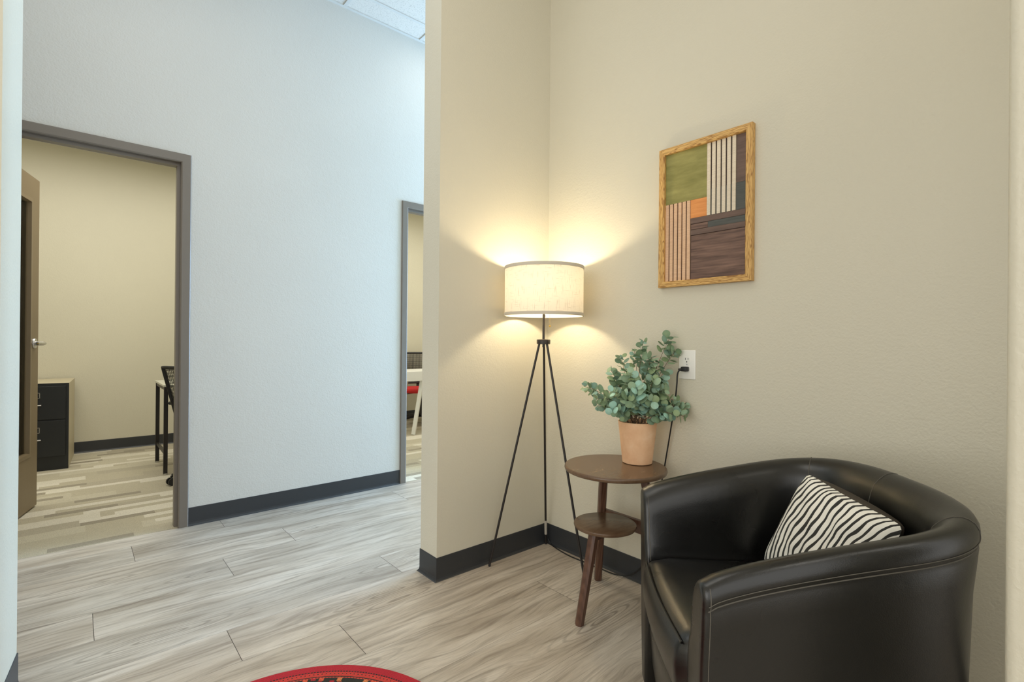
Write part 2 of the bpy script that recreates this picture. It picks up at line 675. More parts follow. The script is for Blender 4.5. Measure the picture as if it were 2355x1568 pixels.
# frame ring of stiles and rails with a moulded stop round the lite
def ring(dx, y):
    return [(lx0 - dx, y, lz0 - dx), (lx1 + dx, y, lz0 - dx), (lx1 + dx, y, lz1 + dx), (lx0 - dx, y, lz1 + dx)]
outer = lambda y: [(0, y, 0.012), (LW, y, 0.012), (LW, y, 2.126), (0, y, 2.126)]
leaf.grid([outer(0), outer(T), ring(0.028, T), ring(0.028, T + 0.005), ring(0.004, T + 0.007), ring(0.0, T - 0.012), ring(0.0, 0.012), ring(0.004, -0.007), ring(0.028, -0.005), ring(0.028, 0)], closed_u=True, closed_v=True)
lf = leaf.build('door_leaf', M_leaf, door1, smooth=False)
lf.location = hinge
lf.rotation_euler = (0, 0, math.atan2(ld.y, ld.x))
simple_box('glass_pane', M_glass, (lx0 - 0.004, lx1 + 0.004, T / 2 - 0.003, T / 2 + 0.003, lz0 - 0.004, lz1 + 0.004), lf)
hx, hz = LW - 0.072, 1.066
h = MB()
for s, yb in ((-1, 0.0), (1, T)):
    rows = []
    for r, d in ((0.033, 0.0), (0.033, 0.006), (0.030, 0.010), (0.014, 0.011), (0.012, 0.05)):
        rows.append([(hx + r * math.cos(2 * PI * k / 24), yb + s * d, hz + r * math.sin(2 * PI * k / 24)) for k in range(24)])
    gg = h.grid(rows, closed_v=True)
    h.bm.faces.new(gg[-1])
    h.tube([(hx + 0.012, yb + s * 0.05, hz), (hx - 0.03, yb + s * 0.053, hz), (hx - 0.09, yb + s * 0.053, hz), (hx - 0.115, yb + s * 0.05, hz)], 0.0095, 10)
lev = h.build('lever_handle', M_chrome, lf)
lev['label'] = 'satin chrome lever handle'
k = MB().box(hx - 0.12, hx - 0.113, -0.056, -0.048, hz - 0.004, hz + 0.004, 0.001).build('lever_tip', M_brass, lev)
MB().box(LW - 0.001, LW + 0.0015, 0.01, 0.034, 0.98, 1.13).build('latch_plate', M_chrome, lf)
hg = MB()
for z in (0.25, 1.06, 1.88):
    hg.tube([(-0.006, T + 0.004, z - 0.05), (-0.006, T + 0.004, z + 0.05)], 0.007, 10)
hg.build('hinge', M_chrome, lf)


# ------------------------------------------------------------------ tub chair
def leather():
    m = NT('black_leather').set(Roughness=0.36, Base_Color=srgb(12, 12, 11))
    v = m.coord()
    vo = m.n('ShaderNodeTexVoronoi')
    vo.inputs['Scale'].default_value = 420
    m.l(v, vo.inputs['Vector'])
    wr = m.noise(v, 9, 3, 0.5, 0.4)
    m.bump(m.math('ADD', m.math('MULTIPLY', vo.outputs['Distance'], 0.10), m.math('MULTIPLY', wr, 1.0)), 0.22, 0.004)
    m.l(m.ramp(m.noise(v, 5, 3), [(0.3, (0.25, 0.25, 0.25)), (0.7, (0.36, 0.36, 0.36))]), m.b.inputs['Roughness'])
    m.b.inputs['Specular IOR Level'].default_value = 0.72
    return m.m


M_leather = leather()
M_thread = plain('grey_stitching', srgb(92, 88, 80), 0.6)
TH = -0.792
chair = thing('tub_chair', 'black leather tub armchair in the corner by the side table, striped cushion on its seat', 'armchair', (1.188, 0.731, 0), TH)
cw, cwf, La, Db, zf, zb, zp, cn = 0.312, 0.314, 0.342, 0.249, 0.597, 0.732, 0.727, 2.9


def u_path(nA=18, nB=56):
    """samples of the arm/back centre line: (u, v, outward normal, z of the rim)"""
    P = []
    for i in range(nA):
        t = i / nA
        P.append((La * t, cwf + (cw - cwf) * math.sin(t * PI / 2)))
    for i in range(nB + 1):
        a = PI * i / nB
        cc, ss = math.cos(a), math.sin(a)
        P.append((La + Db * abs(ss) ** (2 / cn), cw * math.copysign(abs(cc) ** (2 / cn), cc)))
    for i in range(nA - 1, -1, -1):
        t = i / nA
        P.append((La * t, -(cwf + (cw - cwf) * math.sin(t * PI / 2))))
    # even re-sampling
    V = [Vector((p[0], p[1], 0)) for p in P]
    L = [0]
    for a, b in zip(V, V[1:]):
        L.append(L[-1] + (b - a).length)
    N = 96
    out = []
    j = 0
    for i in range(N + 1):
        s = L[-1] * i / N
        while j < len(L) - 2 and L[j + 1] < s:
            j += 1
        f = (s - L[j]) / max(1e-9, L[j + 1] - L[j])
        out.append(V[j].lerp(V[j + 1], f))
    for _ in range(3):
        out = [out[0]] + [(out[i - 1] + out[i] * 2 + out[i + 1]) / 4 for i in range(1, N)] + [out[-1]]
    res = []
    for i, p in enumerate(out):
        t = (out[min(i + 1, N)] - out[max(i - 1, 0)]).normalized()
        nrm = Vector((-t.y, t.x, 0))
        if nrm.dot(p - Vector((0.2, 0, 0))) < 0:
            nrm = -nrm
        z = zf + (zb - zf) * (max(0.0, p.x) / (La + Db)) ** zp
        res.append((p, nrm, z))
    return res


UP = u_path()


def chair_prof(zr):
    """section across the rim: (offset outwards, height); zr is the rim centre height"""
    q = [(-0.024, 0.035), (-0.008, 0.12), (0.007, 0.25), (0.017, 0.38), (0.024, zr - 0.12), (0.029, zr - 0.07), (0.0325, zr - 0.028), (0.0305, zr - 0.018), (0.0335, zr - 0.011),
         (0.0350, zr + 0.002), (0.0335, zr + 0.015), (0.0275, zr + 0.026), (0.018, zr + 0.0325), (0.008, zr + 0.0345), (-0.004, zr + 0.0325), (-0.016, zr + 0.0265), (-0.028, zr + 0.0165), (-0.039, zr + 0.003),
         (-0.048, zr - 0.018), (-0.055, zr - 0.05), (-0.064, zr - 0.11), (-0.074, max(0.475, zr - 0.18)), (-0.084, 0.43), (-0.085, 0.36), (-0.08, 0.25), (-0.075, 0.035)]
    return q


sh = MB()
rows = []


def cap_rows(i, sign):
    p, nrm, zr = UP[i]
    t = (UP[1][0] - UP[0][0]).normalized() if i == 0 else (UP[-2][0] - UP[-1][0]).normalized()
    base = chair_prof(zr)
    out = []
    for ins, adv in ((0.022, 0.0105), (0.010, 0.0100), (0.0045, 0.0075), (0.001, 0.003)):
        r = []
        zc = [min(max(z, 0.06), zr - 0.015) for o, z in base]
        for (o, z), zz in zip(base, zc):
            oc = -0.006 if z > 0.55 else (-0.024 if z > 0.3 else -0.045)
            v = Vector((o - oc, z - zz, 0))
            l = v.length
            v = v * max(0.0, (l - ins) / l) if l > 1e-6 else v
            q = p - t * adv + nrm * (oc + v.x)
            r.append((q.x, q.y, zz + v.y))
        out.append(r)
    return out


rows += cap_rows(0, 1)
for p, nrm, zr in UP:
    rows.append([(p.x + nrm.x * o, p.y + nrm.y * o, z) for o, z in chair_prof(zr)])
rows += cap_rows(len(UP) - 1, -1)[::-1]
gg = sh.grid(rows, closed_v=True)
sh.bm.faces.new(gg[0])
sh.bm.faces.new(gg[-1])
shell = sh.build('body', M_leather, chair, angle=180)


def rim_curve(o, dz, i0=0, i1=None):
    return [(p.x + n_.x * o, p.y + n_.y * o, z + dz) for p, n_, z in UP[i0:i1]]


sp = MB()
sp.tube(rim_curve(0.0345, -0.007), 0.0009, 6)
sp.tube(rim_curve(0.0315, -0.0175), 0.0013, 6)
sp.mi = 0
for i in (0, len(UP) - 1):
    p, nrm, zr = UP[i]
    t = (UP[1][0] - UP[0][0]).normalized() if i == 0 else (UP[-2][0] - UP[-1][0]).normalized()
    pts = []
    for o, z in chair_prof(zr):
        pts.append((p.x + t.x * 0.004 + nrm.x * o * 1.012, p.y + t.y * 0.004 + nrm.y * o * 1.012, z + 0.0006 * (1 if z > zr else 0)))
    sp.tube(pts[:-3], 0.0010, 6)
for fr in (0.315, 0.475, 0.675):
    i = int(fr * (len(UP) - 1))
    for dd in (0.0,):
        p, nrm, zr = UP[i]
        pts = [(p.x + nrm.x * o, p.y + nrm.y * o, z + 0.0004) for o, z in chair_prof(zr)[8:-4]]
        sp.tube(pts, 0.0010, 6)
seam = sp.build('seam_piping', M_thread, chair)
seam['label'] = 'grey stitched seams along the rim'

# seat cushion, filling the horseshoe between the arms
inner = [(p.x - n_.x * 0.079, p.y - n_.y * 0.079) for p, n_, z in UP]
i0, i1 = 3, len(inner) - 4
pl = inner[i0:i1 + 1]
a, b = Vector((*pl[-1], 0)), Vector((*pl[0], 0))
hw = b.y
front = []
for i in range(1, 16):
    t = i / 16
    y = -hw + 2 * hw * t
    front.append((-0.010 - 0.012 * math.sin(PI * t), y))
plan = [(max(x, -0.008), y) for x, y in pl] + front
ctr = Vector((0.22, 0, 0))
st = MB()
rings = []
for ins, z, fo in ((0.02, 0.285, 0.0), (0.004, 0.300, 0.004), (0.0, 0.33, 0.012), (0.0, 0.375, 0.015), (0.0, 0.412, 0.010), (0.004, 0.432, 0.002), (0.012, 0.4435, -0.004), (0.035, 0.451, 0.0), (0.08, 0.456, 0.0), (0.15, 0.458, 0)):
    r = []
    for x, y in plan:
        d = ctr - Vector((x, y, 0))
        q = Vector((x, y, 0)) + d.normalized() * min(ins, d.length * 0.9)
        wgt = max(0.0, 1 - (x + 0.02) / 0.06)
        r.append((q.x - fo * wgt, q.y, z))
    rings.append(r)
gg = st.grid(rings, closed_v=True)
top = st.bm.verts.new((ctr.x, 0, 0.458))
bot = st.bm.verts.new((ctr.x, 0, 0.285))
n = len(plan)
for i in range(n):
    st.bm.faces.new((gg[-1][i], gg[-1][(i + 1) % n], top))
    st.bm.faces.new((gg[0][(i + 1) % n], gg[0][i], bot))
seat = st.build('seat_cushion', M_leather, chair, angle=180)
pp = MB()
pp.tube([(x - 0.002, y, 0.4355) for x, y in [(q[0], q[1]) for q in front]], 0.003, 8)
pp.build('seat_piping', M_leather, seat)
fb = MB()
rows = []
for z, fo in ((0.035, -0.02), (0.12, -0.006), (0.22, 0.002), (0.27, 0.002), (0.283, -0.006), (0.285, -0.03)):
    rows.append([(0.004 - fo - 0.012 * math.sin(PI * i / 16), -hw + 2 * hw * i / 16, z) for i in range(17)])
rows.append([(0.3, -hw + 2 * hw * i / 16, 0.285) for i in range(17)])
rows.append([(0.3, -hw + 2 * hw * i / 16, 0.035) for i in range(17)])
gg = fb.grid(rows, closed_u=True)
for j in (0, -1):
    fb.bm.faces.new([r[j] for r in gg])
fb.build('front_panel', M_leather, chair, angle=50)
for u, v in ((0.04, 0.26), (0.04, -0.26), (0.47, 0.17), (0.47, -0.17)):
    MB().tube([(u, v, 0.0), (u, v, 0.06)], 0.018, 12, r2=0.024).build('foot', M_black_plastic, chair)


# ------------------------------------------------------------------ striped cushion
def zebra():
    m = NT('zebra_stripe_cotton').set(Roughness=0.85)
    uv = m.n('ShaderNodeUVMap', uv_map='cover')
    sep = m.n('ShaderNodeSeparateXYZ')
    m.l(uv.outputs[0], sep.inputs[0])
    n1 = m.noise(uv.outputs[0], 2.3, 1, 0.4)
    n2 = m.noise(uv.outputs[0], 6.0, 1, 0.4)
    # stripes run down the cover and lean over towards the top edge
    y = sep.outputs[1]
    x = m.math('ADD', sep.outputs[0], m.math('MULTIPLY', n1, 0.17))
    x = m.math('ADD', x, m.math('MULTIPLY', n2, 0.03))
    x = m.math('SUBTRACT', x, m.math('MULTIPLY', y, -0.04))
    x = m.math('SUBTRACT', x, m.math('MULTIPLY', m.math('MULTIPLY', m.math('MULTIPLY', y, y), y), 0.10))
    w_ = m.math('SINE', m.math('MULTIPLY', x, 2 * PI * 17.0))
    wid = m.math('ADD', w_, m.math('MULTIPLY', m.math('SUBTRACT', n2, 0.5), 1.2))
    m.color(m.ramp(m.math('MULTIPLY_ADD', wid, 0.5, 0.5), [(0.30, srgb(50, 50, 47)), (0.37, srgb(250, 247, 237))]))
    m.bump(m.noise(m.coord(), 300, 2), 0.2, 0.001)
    return m.m


cushion = thing('throw_cushion', 'square black and white zebra striped cushion lying on the leather armchair', 'cushion')
cT, cL, cR = Vector((1.594, 0.536, 0.732)), Vector((1.537, 0.632, 0.470)), Vector((1.442, 0.287, 0.688))
cB = cL + cR - cT
e1 = cR - cT      # along the top edge
e2 = cL - cT      # down the side
nn = e1.cross(e2).normalized()
if nn.dot(Vector((0, 0, CAM_H)) - cT) < 0:
    nn = -nn
NG = 28
def cushion_half(name, mat, side, thick):
    b = MB()
    uvl = b.bm.loops.layers.uv.new('cover')
    vs = {}
    for i in range(NG + 1):
        for j in range(NG + 1):
            a, c_ = i / NG, j / NG
            x, y = 2 * a - 1, 2 * c_ - 1
            # pinched sides: edges bow in slightly between the corners
            px = x * (1 - 0.05 * (1 - y * y) * abs(x))
            py = y * (1 - 0.05 * (1 - x * x) * abs(y))
            h_ = thick * (max(0, 1 - x * x) * max(0, 1 - y * y)) ** 0.42
            wr = noise.noise(Vector((x * 3.2, y * 3.2, 4.0 * side))) * 0.010 * (1 - x * x) * (1 - y * y) ** 0.5
            wr += 0.006 * noise.noise(Vector((x * 9, y * 2.2, 1.0))) * max(0, 1 - x * x) ** 0.3 * max(0, 1 - y * y) ** 0.3
            kc = 1 - 0.05 * (x * x * y * y) ** 3
            px, py = px * kc, py * kc
            q = cT + e1 * (0.5 + px * 0.53) + e2 * (0.5 + py * 0.53) + nn * (side * (h_ + wr) - 0.01)
            if side < 0:      # the filling pushes the plain back up behind the top seam
                q -= e2.normalized() * 0.034 * (max(0, 1 - x * x) ** 0.35) * (h_ / thick) ** 0.6 * max(0, -y) ** 0.7
            vs[i, j] = b.bm.verts.new(q)
    for i in range(NG):
        for j in range(NG):
            ids = [(i, j), (i + 1, j), (i + 1, j + 1), (i, j + 1)]
            f = b.bm.faces.new([vs[k] for k in ids])
            for lp, k in zip(f.loops, ids):
                lp[uvl].uv = (k[0] / NG, 1 - k[1] / NG)
    return b.build(name, mat, cushion, angle=180)


fc = cushion_half('front_cover', zebra(), 1, 0.050)
bc = cushion_half('back_cover', plain('dark_brown_cotton', srgb(74, 66, 56), 0.85), -1, 0.080)
bc['label'] = 'plain dark brown back of the cushion'


# ------------------------------------------------------------------ framed wood artwork
art = thing('framed_artwork', 'oak framed abstract wood panel picture hanging on the beige wall', 'picture', (AX, 0, 0))
def oak():
    m = NT('golden_oak').set(Roughness=0.45)
    u = m.n('ShaderNodeUVMap', uv_map='grain')
    mp = m.n('ShaderNodeMapping')
    mp.inputs['Scale'].default_value = (4.0, 30, 1)
    m.l(u.outputs[0], mp.inputs[0])
    wv = m.n('ShaderNodeTexWave', bands_direction='Y')
    wv.inputs['Scale'].default_value = 2.0
    wv.inputs['Distortion'].default_value = 14
    wv.inputs['Detail'].default_value = 2
    wv.inputs['Detail Scale'].default_value = 1.6
    m.l(mp.outputs[0], wv.inputs['Vector'])
    m.color(m.ramp(wv.outputs[0], [(0.05, srgb(156, 112, 56)), (0.35, srgb(200, 155, 88)), (0.8, srgb(218, 178, 110))]))
    return m.m


M_oak = oak()
ya, yb, za, zb_ = 0.848, 1.255, 1.349, 1.957     # outer
fw, dep = 0.026, 0.026
corners_o = [(ya, za), (yb, za), (yb, zb_), (ya, zb_)]
for i in range(4):
    (y0, z0), (y1, z1) = corners_o[i], corners_o[(i + 1) % 4]
    d = Vector((0, y1 - y0, z1 - z0))
    L = d.length
    d.normalize()
    inn = Vector((0, -(z1 - z0) / L, (y1 - y0) / L))
    # make inn point into the picture
    mid = Vector((0, (ya + yb) / 2, (za + zb_) / 2))
    if inn.dot(mid - Vector((0, y0, z0))) < 0:
        inn = -inn
    b = MB()
    uvl = b.bm.loops.layers.uv.new('grain')
    prof = [(0, -0.001), (0, -dep + 0.001), (0.001, -dep), (fw - 0.003, -dep), (fw, -dep + 0.003), (fw, -0.001)]
    rows = []
    for k, base in ((0, Vector((0, y0, z0))), (1, Vector((0, y1, z1)))):
        rows.append([base + inn * o + d * (o if k == 0 else -o) + Vector((x, 0, 0)) for o, x in prof])
    gg = b.grid(rows, closed_v=True)
    b.bm.faces.new(gg[0])
    b.bm.faces.new(gg[1])
    b.bm.verts.ensure_lookup_table()
    for f in b.bm.faces:
        for lp in f.loops:
            rel = lp.vert.co - Vector((0, y0, z0))
            lp[uvl].uv = (rel.dot(d) + i * 3.1, rel.dot(inn) - lp.vert.co.x + i * 0.7)
    b.build('frame_rail', M_oak, art, smooth=False)

M_dark_wood = wood('smoked_oak', srgb(62, 45, 40), srgb(138, 108, 94), (3, 1.6, 20), 3.0, 1.4, 0.6, 0.06, 'Z')
M_umber = wood('umber_veneer', srgb(88, 70, 62), srgb(116, 94, 84), (3, 2, 20), 2.0, 1.5, 0.6, 0.04, 'Z')
M_green = wood('moss_green_stained_wood', srgb(118, 116, 58), srgb(160, 154, 92), (3, 1.2, 5), 1.0, 2.2, 0.6, 0.0, 'Z')
M_orange = wood('orange_stained_wood', srgb(212, 132, 66), srgb(232, 158, 92), (3, 3, 24), 1.5, 1.4, 0.6, 0.05, 'Z')
M_slate = wood('slate_stained_wood', srgb(66, 68, 66), srgb(88, 90, 86), (3, 3, 24), 1.5, 1.4, 0.6, 0.05, 'Z')
M_tan = wood('tan_maple', srgb(206, 164, 128), srgb(232, 196, 162), (3, 6, 60), 1.0, 1.4, 0.6, 0.3, 'Z')
M_cream = wood('cream_maple', srgb(208, 194, 170), srgb(232, 220, 200), (3, 6, 60), 1.0, 1.4, 0.6, 0.3, 'Z')
M_backing = plain('dark_backing', srgb(50, 34, 34), 0.7)


def panel(name, m, y0, y1, z0, z1, x=-0.011, back=-0.006):
    return MB().box(x, back, y0, y1, z0, z1, 0.0004, 1).build(name, m, art, smooth=False)


Ya, Yb, Za, Zb = ya + fw, yb - fw, za + fw, zb_ - fw
panel('backing_board', M_backing, Ya - 0.002, Yb + 0.002, Za - 0.002, Zb + 0.002, -0.0065, -0.001)
panel('green_panel', M_green, 1.0385, Yb, 1.712, Zb)
for i in range(6):
    yy = 1.0375 - 0.0210 * i
    panel('slat', M_cream, yy - 0.0148, yy, 1.634, Zb, -0.0125)
panel('umber_panel', M_umber, Ya, 0.9165, 1.742, Zb, -0.0095)
panel('slate_panel', M_slate, Ya, 0.9170, 1.634, 1.7415, -0.0105)
for i in range(5):
    yy = 1.0375 - 0.0210 * i - 0.0149
    panel('slate_infill', M_slate, yy - 0.0058, yy, 1.634, 1.742, -0.0085)
panel('orange_panel', M_orange, 1.0385, 1.1105, 1.634, 1.7115)
panel('umber_band', M_umber, Ya, 1.1105, 1.610, 1.6335, -0.0115)
panel('slate_band', M_slate, Ya, 1.0335, 1.5845, 1.6095, -0.0105)
panel('smoked_block', M_dark_wood, 1.0340, 1.1090, 1.586, 1.6085, -0.0095)
panel('umber_band', M_umber, Ya, 1.1105, 1.562, 1.5840, -0.0120)
panel('smoked_panel', M_dark_wood, Ya, 1.1085, Za, 1.5605, -0.0095)
for i in range(6):
    yy = Yb - 0.0005 - 0.0203 * i
    panel('slat', M_tan, yy - 0.0150, yy, Za, 1.7115, -0.0125)

# ------------------------------------------------------------------ wall outlet
outlet = thing('wall_outlet', 'white duplex electrical outlet on the beige wall right of the plant', 'outlet', (AX, 1.1245, 1.0145))
MB().box(-0.0055, 0, -0.038, 0.038, -0.062, 0.062, 0.003, 3).build('cover_plate', M_plate, outlet)
for zc in (0.0195, -0.0195):
    b = MB()
    prof = []
    for k in range(32):
        a_ = 2 * PI * k / 32
        prof.append((max(-0.0145, min(0.0145, 0.0172 * math.cos(a_))), zc + max(-0.0145, min(0.0145, 0.0172 * math.sin(a_)))))
    b.grid([[(-0.004, y, z) for y, z in prof], [(-0.0072, y, z) for y, z in prof]], closed_v=True)
    b.bm.verts.ensure_lookup_table()
    b.bm.faces.new(b.bm.verts[32:64])
    r = b.build('receptacle', M_plate, outlet, smooth=False)
    s_ = MB()
    s_.box(-0.0075, -0.0071, 0.0052, 0.0074, zc + 0.0005, zc + 0.0095)
    s_.box(-0.0075, -0.0071, -0.0074, -0.0052, zc + 0.0015, zc + 0.0085)
    s_.tube([(-0.0071, 0, zc - 0.0075), (-0.0075, 0, zc - 0.0075)], 0.0026, 10)
    s_.build('slot', M_slot, r, smooth=False)
MB().tube([(-0.005, 0, 0), (-0.0066, 0, 0)], 0.003, 10).build('screw', M_chrome, outlet)


# ------------------------------------------------------------------ tripod floor lamp
lampx, lampy = 1.735, 1.758
lamp = thing('floor_lamp', 'black tripod floor lamp with lit linen drum shade in the room corner', 'lamp', (lampx, lampy, 0))


def linen():
    m = NT('lit_linen_shade')
    uv = m.n('ShaderNodeUVMap', uv_map='weave')

    def slub(sx, sy, lo, hi):
        p = m.n('ShaderNodeMapping')
        p.inputs['Scale'].default_value = (sx, sy, 1)
        m.l(uv.outputs[0], p.inputs[0])
        return m.ramp(m.noise(p.outputs[0], 1.0, 2, 0.5), [(lo, (0, 0, 0)), (hi, (1, 1, 1))])
    s1 = slub(300, 16, 0.60, 0.70)
    s2 = slub(20, 300, 0.62, 0.72)
    weave = slub(900, 900, 0.3, 0.7)
    fac = m.math('MAXIMUM', s1, s2)
    c = m.mix(m.math('MULTIPLY', fac, 0.42), srgb(240, 230, 210), srgb(150, 124, 92))
    c = m.mix(m.math('MULTIPLY', weave, 0.08), c, srgb(180, 150, 110))
    d = m.n('ShaderNodeBsdfDiffuse')
    t = m.n('ShaderNodeBsdfTranslucent')
    m.l(c, d.inputs[0])
    m.l(c, t.inputs[0])
    mx = m.n('ShaderNodeMixShader')
    mx.inputs[0].default_value = 0.10
    m.l(d.outputs[0], mx.inputs[1])
    m.l(t.outputs[0], mx.inputs[2])
    m.l(mx.outputs[0], m.out.inputs[0])
    return m.m


zs0, zs1, rs = 1.233, 1.472, 0.1925
b = MB()
uvl = b.bm.loops.layers.uv.new('weave')
NS = 96
r0 = [b.bm.verts.new((rs * math.cos(2 * PI * k / NS), rs * math.sin(2 * PI * k / NS), zs0)) for k in range(NS)]
r1 = [b.bm.verts.new((rs * math.cos(2 * PI * k / NS), rs * math.sin(2 * PI * k / NS), zs1)) for k in range(NS)]
for k in range(NS):
    f = b.bm.faces.new((r0[k], r0[(k + 1) % NS], r1[(k + 1) % NS], r1[k]))
    for lp, (ku, kv) in zip(f.loops, ((k, zs0), (k + 1, zs0), (k + 1, zs1), (k, zs1))):
        lp[uvl].uv = (ku / NS * 2 * PI * rs, kv)
shade = b.build('lamp_shade', linen(), lamp)
M_trim = plain('grey_linen_trim', srgb(206, 196, 178), 0.85, bump=(700, 0.3, 0.001))
for nm, z0, z1 in (('top_trim', zs1 - 0.014, zs1 + 0.001), ('bottom_trim', zs0 - 0.001, zs0 + 0.014)):
    b = MB()
    b.lathe([(rs - 0.002, z0), (rs + 0.0022, z0), (rs + 0.0030, (z0 + z1) / 2), (rs + 0.0022, z1), (rs - 0.002, z1)], NS, close=True)
    b.build(nm, M_trim, shade)
sp = MB()
for k in range(3):
    a_ = 2 * PI * k / 3 + 0.75
    sp.tube([(0.016 * math.cos(a_), 0.016 * math.sin(a_), zs0 + 0.035), (rs * math.cos(a_), rs * math.sin(a_), zs0 + 0.006)], 0.0013, 6)
sp.build('shade_spider', M_black_metal, shade)
hub = MB()
hub.lathe([(0, 1.094), (0.030, 1.094), (0.0335, 1.096), (0.034, 1.115), (0.0325, 1.1175), (0.006, 1.119), (0, 1.119)], 32)
hub.build('hub', M_black_metal, lamp)
MB().tube([(0, 0, 1.08), (0, 0, 1.30)], 0.006, 14).build('pole', M_black_metal, lamp)
MB().lathe([(0, 1.29), (0.0155, 1.29), (0.017, 1.30), (0.017, 1.335), (0.014, 1.345), (0, 1.345)], 20).build('socket', M_black_metal, lamp)
feet = [(1.545, 1.930), (1.950, 1.944), (1.772, 1.512)]
for fx, fy in feet:
    d = Vector((fx - lampx, fy - lampy, 0))
    o_ = d.normalized() * 0.020
    lg = MB()
    lg.tube([(o_.x, o_.y, 1.10), (d.x, d.y, 0.006)], 0.0058, 12)
    l_ = lg.build('leg', M_black_metal, lamp)
    MB().tube([(d.x * 0.998, d.y * 0.998, 0.012), (d.x, d.y, 0.0005)], 0.0062, 12).build('leg_tip', M_black_plastic, l_)
d = Vector((feet[1][0] - lampx, feet[1][1] - lampy, 0))
tp = MB()
pa = Vector((0.02 * d.normalized().x, 0.02 * d.normalized().y, 1.10)).lerp(Vector((d.x, d.y, 0)), 0.872)
pb = Vector((0.02 * d.normalized().x, 0.02 * d.normalized().y, 1.10)).lerp(Vector((d.x, d.y, 0)), 0.945)
tp.tube([pa, pb], 0.0072, 12)
tape = tp.build('tape_wrap', plain('grey_tape', srgb(186, 180, 168), 0.6), lamp)
tape['label'] = 'grey tape wrapped low round the rear leg'
# bulb and its light
mb = NT('warm_bulb')
em = mb.n('ShaderNodeEmission')
em.inputs[0].default_value = (1.0, 0.83, 0.56, 1)
em.inputs[1].default_value = 235
mb.l(em.outputs[0], mb.out.inputs[0])
bl = MB()
bl.lathe([(0, 1.345), (0.013, 1.346), (0.016, 1.352), (0.029, 1.372), (0.030, 1.384), (0.024, 1.400), (0.012, 1.409), (0, 1.411)], 24)
bl.build('light_bulb', mb.m, lamp)
pc = MB()
vr = Vector((0.754, -0.656, 0)) * 0.028 + Vector((-0.656, -0.754, 0)) * 0.03
z = 1.30
while z > 1.186:
    pc.sphere((vr.x, vr.y, z), 0.0012, 6, 4)
    z -= 0.0032
pc.sphere((vr.x, vr.y, 1.182), 0.0048, 12, 8)
pc.tube([(0.012 * vr.normalized().x, 0.012 * vr.normalized().y, 1.30), (vr.x, vr.y, 1.30)], 0.0014, 6)
pull = pc.build('pull_chain', M_brass, lamp)


def smooth_path(pts, n=8):
    P = [Vector(p) for p in pts]
    out = []
    for i in range(len(P) - 1):
        p0, p1, p2, p3 = P[max(i - 1, 0)], P[i], P[i + 1], P[min(i + 2, len(P) - 1)]
        for k in range(n):
            t = k / n
            out.append(0.5 * ((2 * p1) + (-p0 + p2) * t + (2 * p0 - 5 * p1 + 4 * p2 - p3) * t * t + (-p0 + 3 * p1 - 3 * p2 + p3) * t ** 3))
    out.append(P[-1])
    return out


cz = 0.0032
cord = [(1.957, 1.935, 0.03), (1.958, 1.915, 0.008), (1.952, 1.880, cz), (1.939, 1.821, cz), (1.931, 1.749, cz), (1.933, 1.674, cz), (1.936, 1.59, cz), (1.94, 1.544, cz), (1.941, 1.501, cz),
        (1.946, 1.460, 0.006), (1.951, 1.410, 0.018), (1.955, 1.365, 0.05), (1.957, 1.330, 0.098), (1.956, 1.302, 0.20), (1.954, 1.268, 0.34), (1.951, 1.231, 0.494), (1.946, 1.196, 0.67), (1.938, 1.163, 0.842), (1.931, 1.149, 0.93), (1.930, 1.147, 0.965), (1.932, 1.144, 0.983), (1.936, 1.138, 0.992)]
cord = [(x - lampx, y - lampy, z) for x, y, z in cord]
cd = MB()
cd.tube(smooth_path(cord, 6), 0.0031, 8)
cdo = cd.build('power_cord', M_cord, lamp)
pg = MB()
px0, py0, pz0 = AX - lampx, 1.1245 - lampy, 1.0145 - 0.0195
pg.box(px0 - 0.034, px0 - 0.0076, py0 - 0.012, py0 + 0.014, pz0 - 0.009, pz0 + 0.011, 0.004, 3)
pg.tube([(px0 - 0.038, py0 + 0.020, pz0 - 0.003), (px0 - 0.024, py0 + 0.008, pz0)], 0.006, 10)
pg.build('plug', M_black_plastic, cdo)

# ------------------------------------------------------------------ two-tier side table
tx, ty, th_ = 1.715, 1.304, 0.59
table = thing('side_table', 'walnut two tier round side table on three legs between lamp and armchair', 'table', (tx, ty, 0))
b = MB()
b.lathe([(0, th_ - 0.020), (0.204, th_ - 0.020), (0.2095, th_ - 0.017), (0.2120, th_ - 0.010), (0.2105, th_ - 0.003), (0.2070, th_), (0, th_)], 72)
b.build('tabletop', M_walnut_top, table)
zd = 0.357
dx, dy = 1.668 - tx, 1.318 - ty
b = MB()
b.lathe([(0, zd - 0.017), (0.120, zd - 0.017), (0.1265, zd - 0.014), (0.1290, zd - 0.008), (0.1275, zd - 0.002), (0.1245, zd), (0, zd)], 60, (dx, dy))
b.build('lower_shelf', M_walnut_top, table)


def table_leg(foot, top):
    f, t = Vector(foot), Vector(top)
    ax = (t - f).normalized()
    out = Vector((f.x, f.y, 0)).normalized()
    a = (out - ax * out.dot(ax)).normalized()
    c_ = ax.cross(a)
    rows = []
    for p, s in ((f, 0.86), (f + ax * 0.004, 0.95), (t, 1.12)):
        r = []
        for qa, qc in ((-0.008, -0.0165), (0.010, -0.0165), (0.0165, -0.008), (0.0165, 0.008), (0.010, 0.0165), (-0.008, 0.0165), (-0.0145, 0.010), (-0.0145, -0.010)):
            q = p + a * (qa * s) + c_ * (qc * s)
            if p is f:
                q.z = 0.0
            r.append(q)
        rows.append(r)
    b = MB()
    gg = b.grid(rows, closed_v=True)
    b.bm.faces.new(gg[0])
    b.bm.faces.new(gg[-1])
    return b.build('leg', M_walnut, table, angle=25)


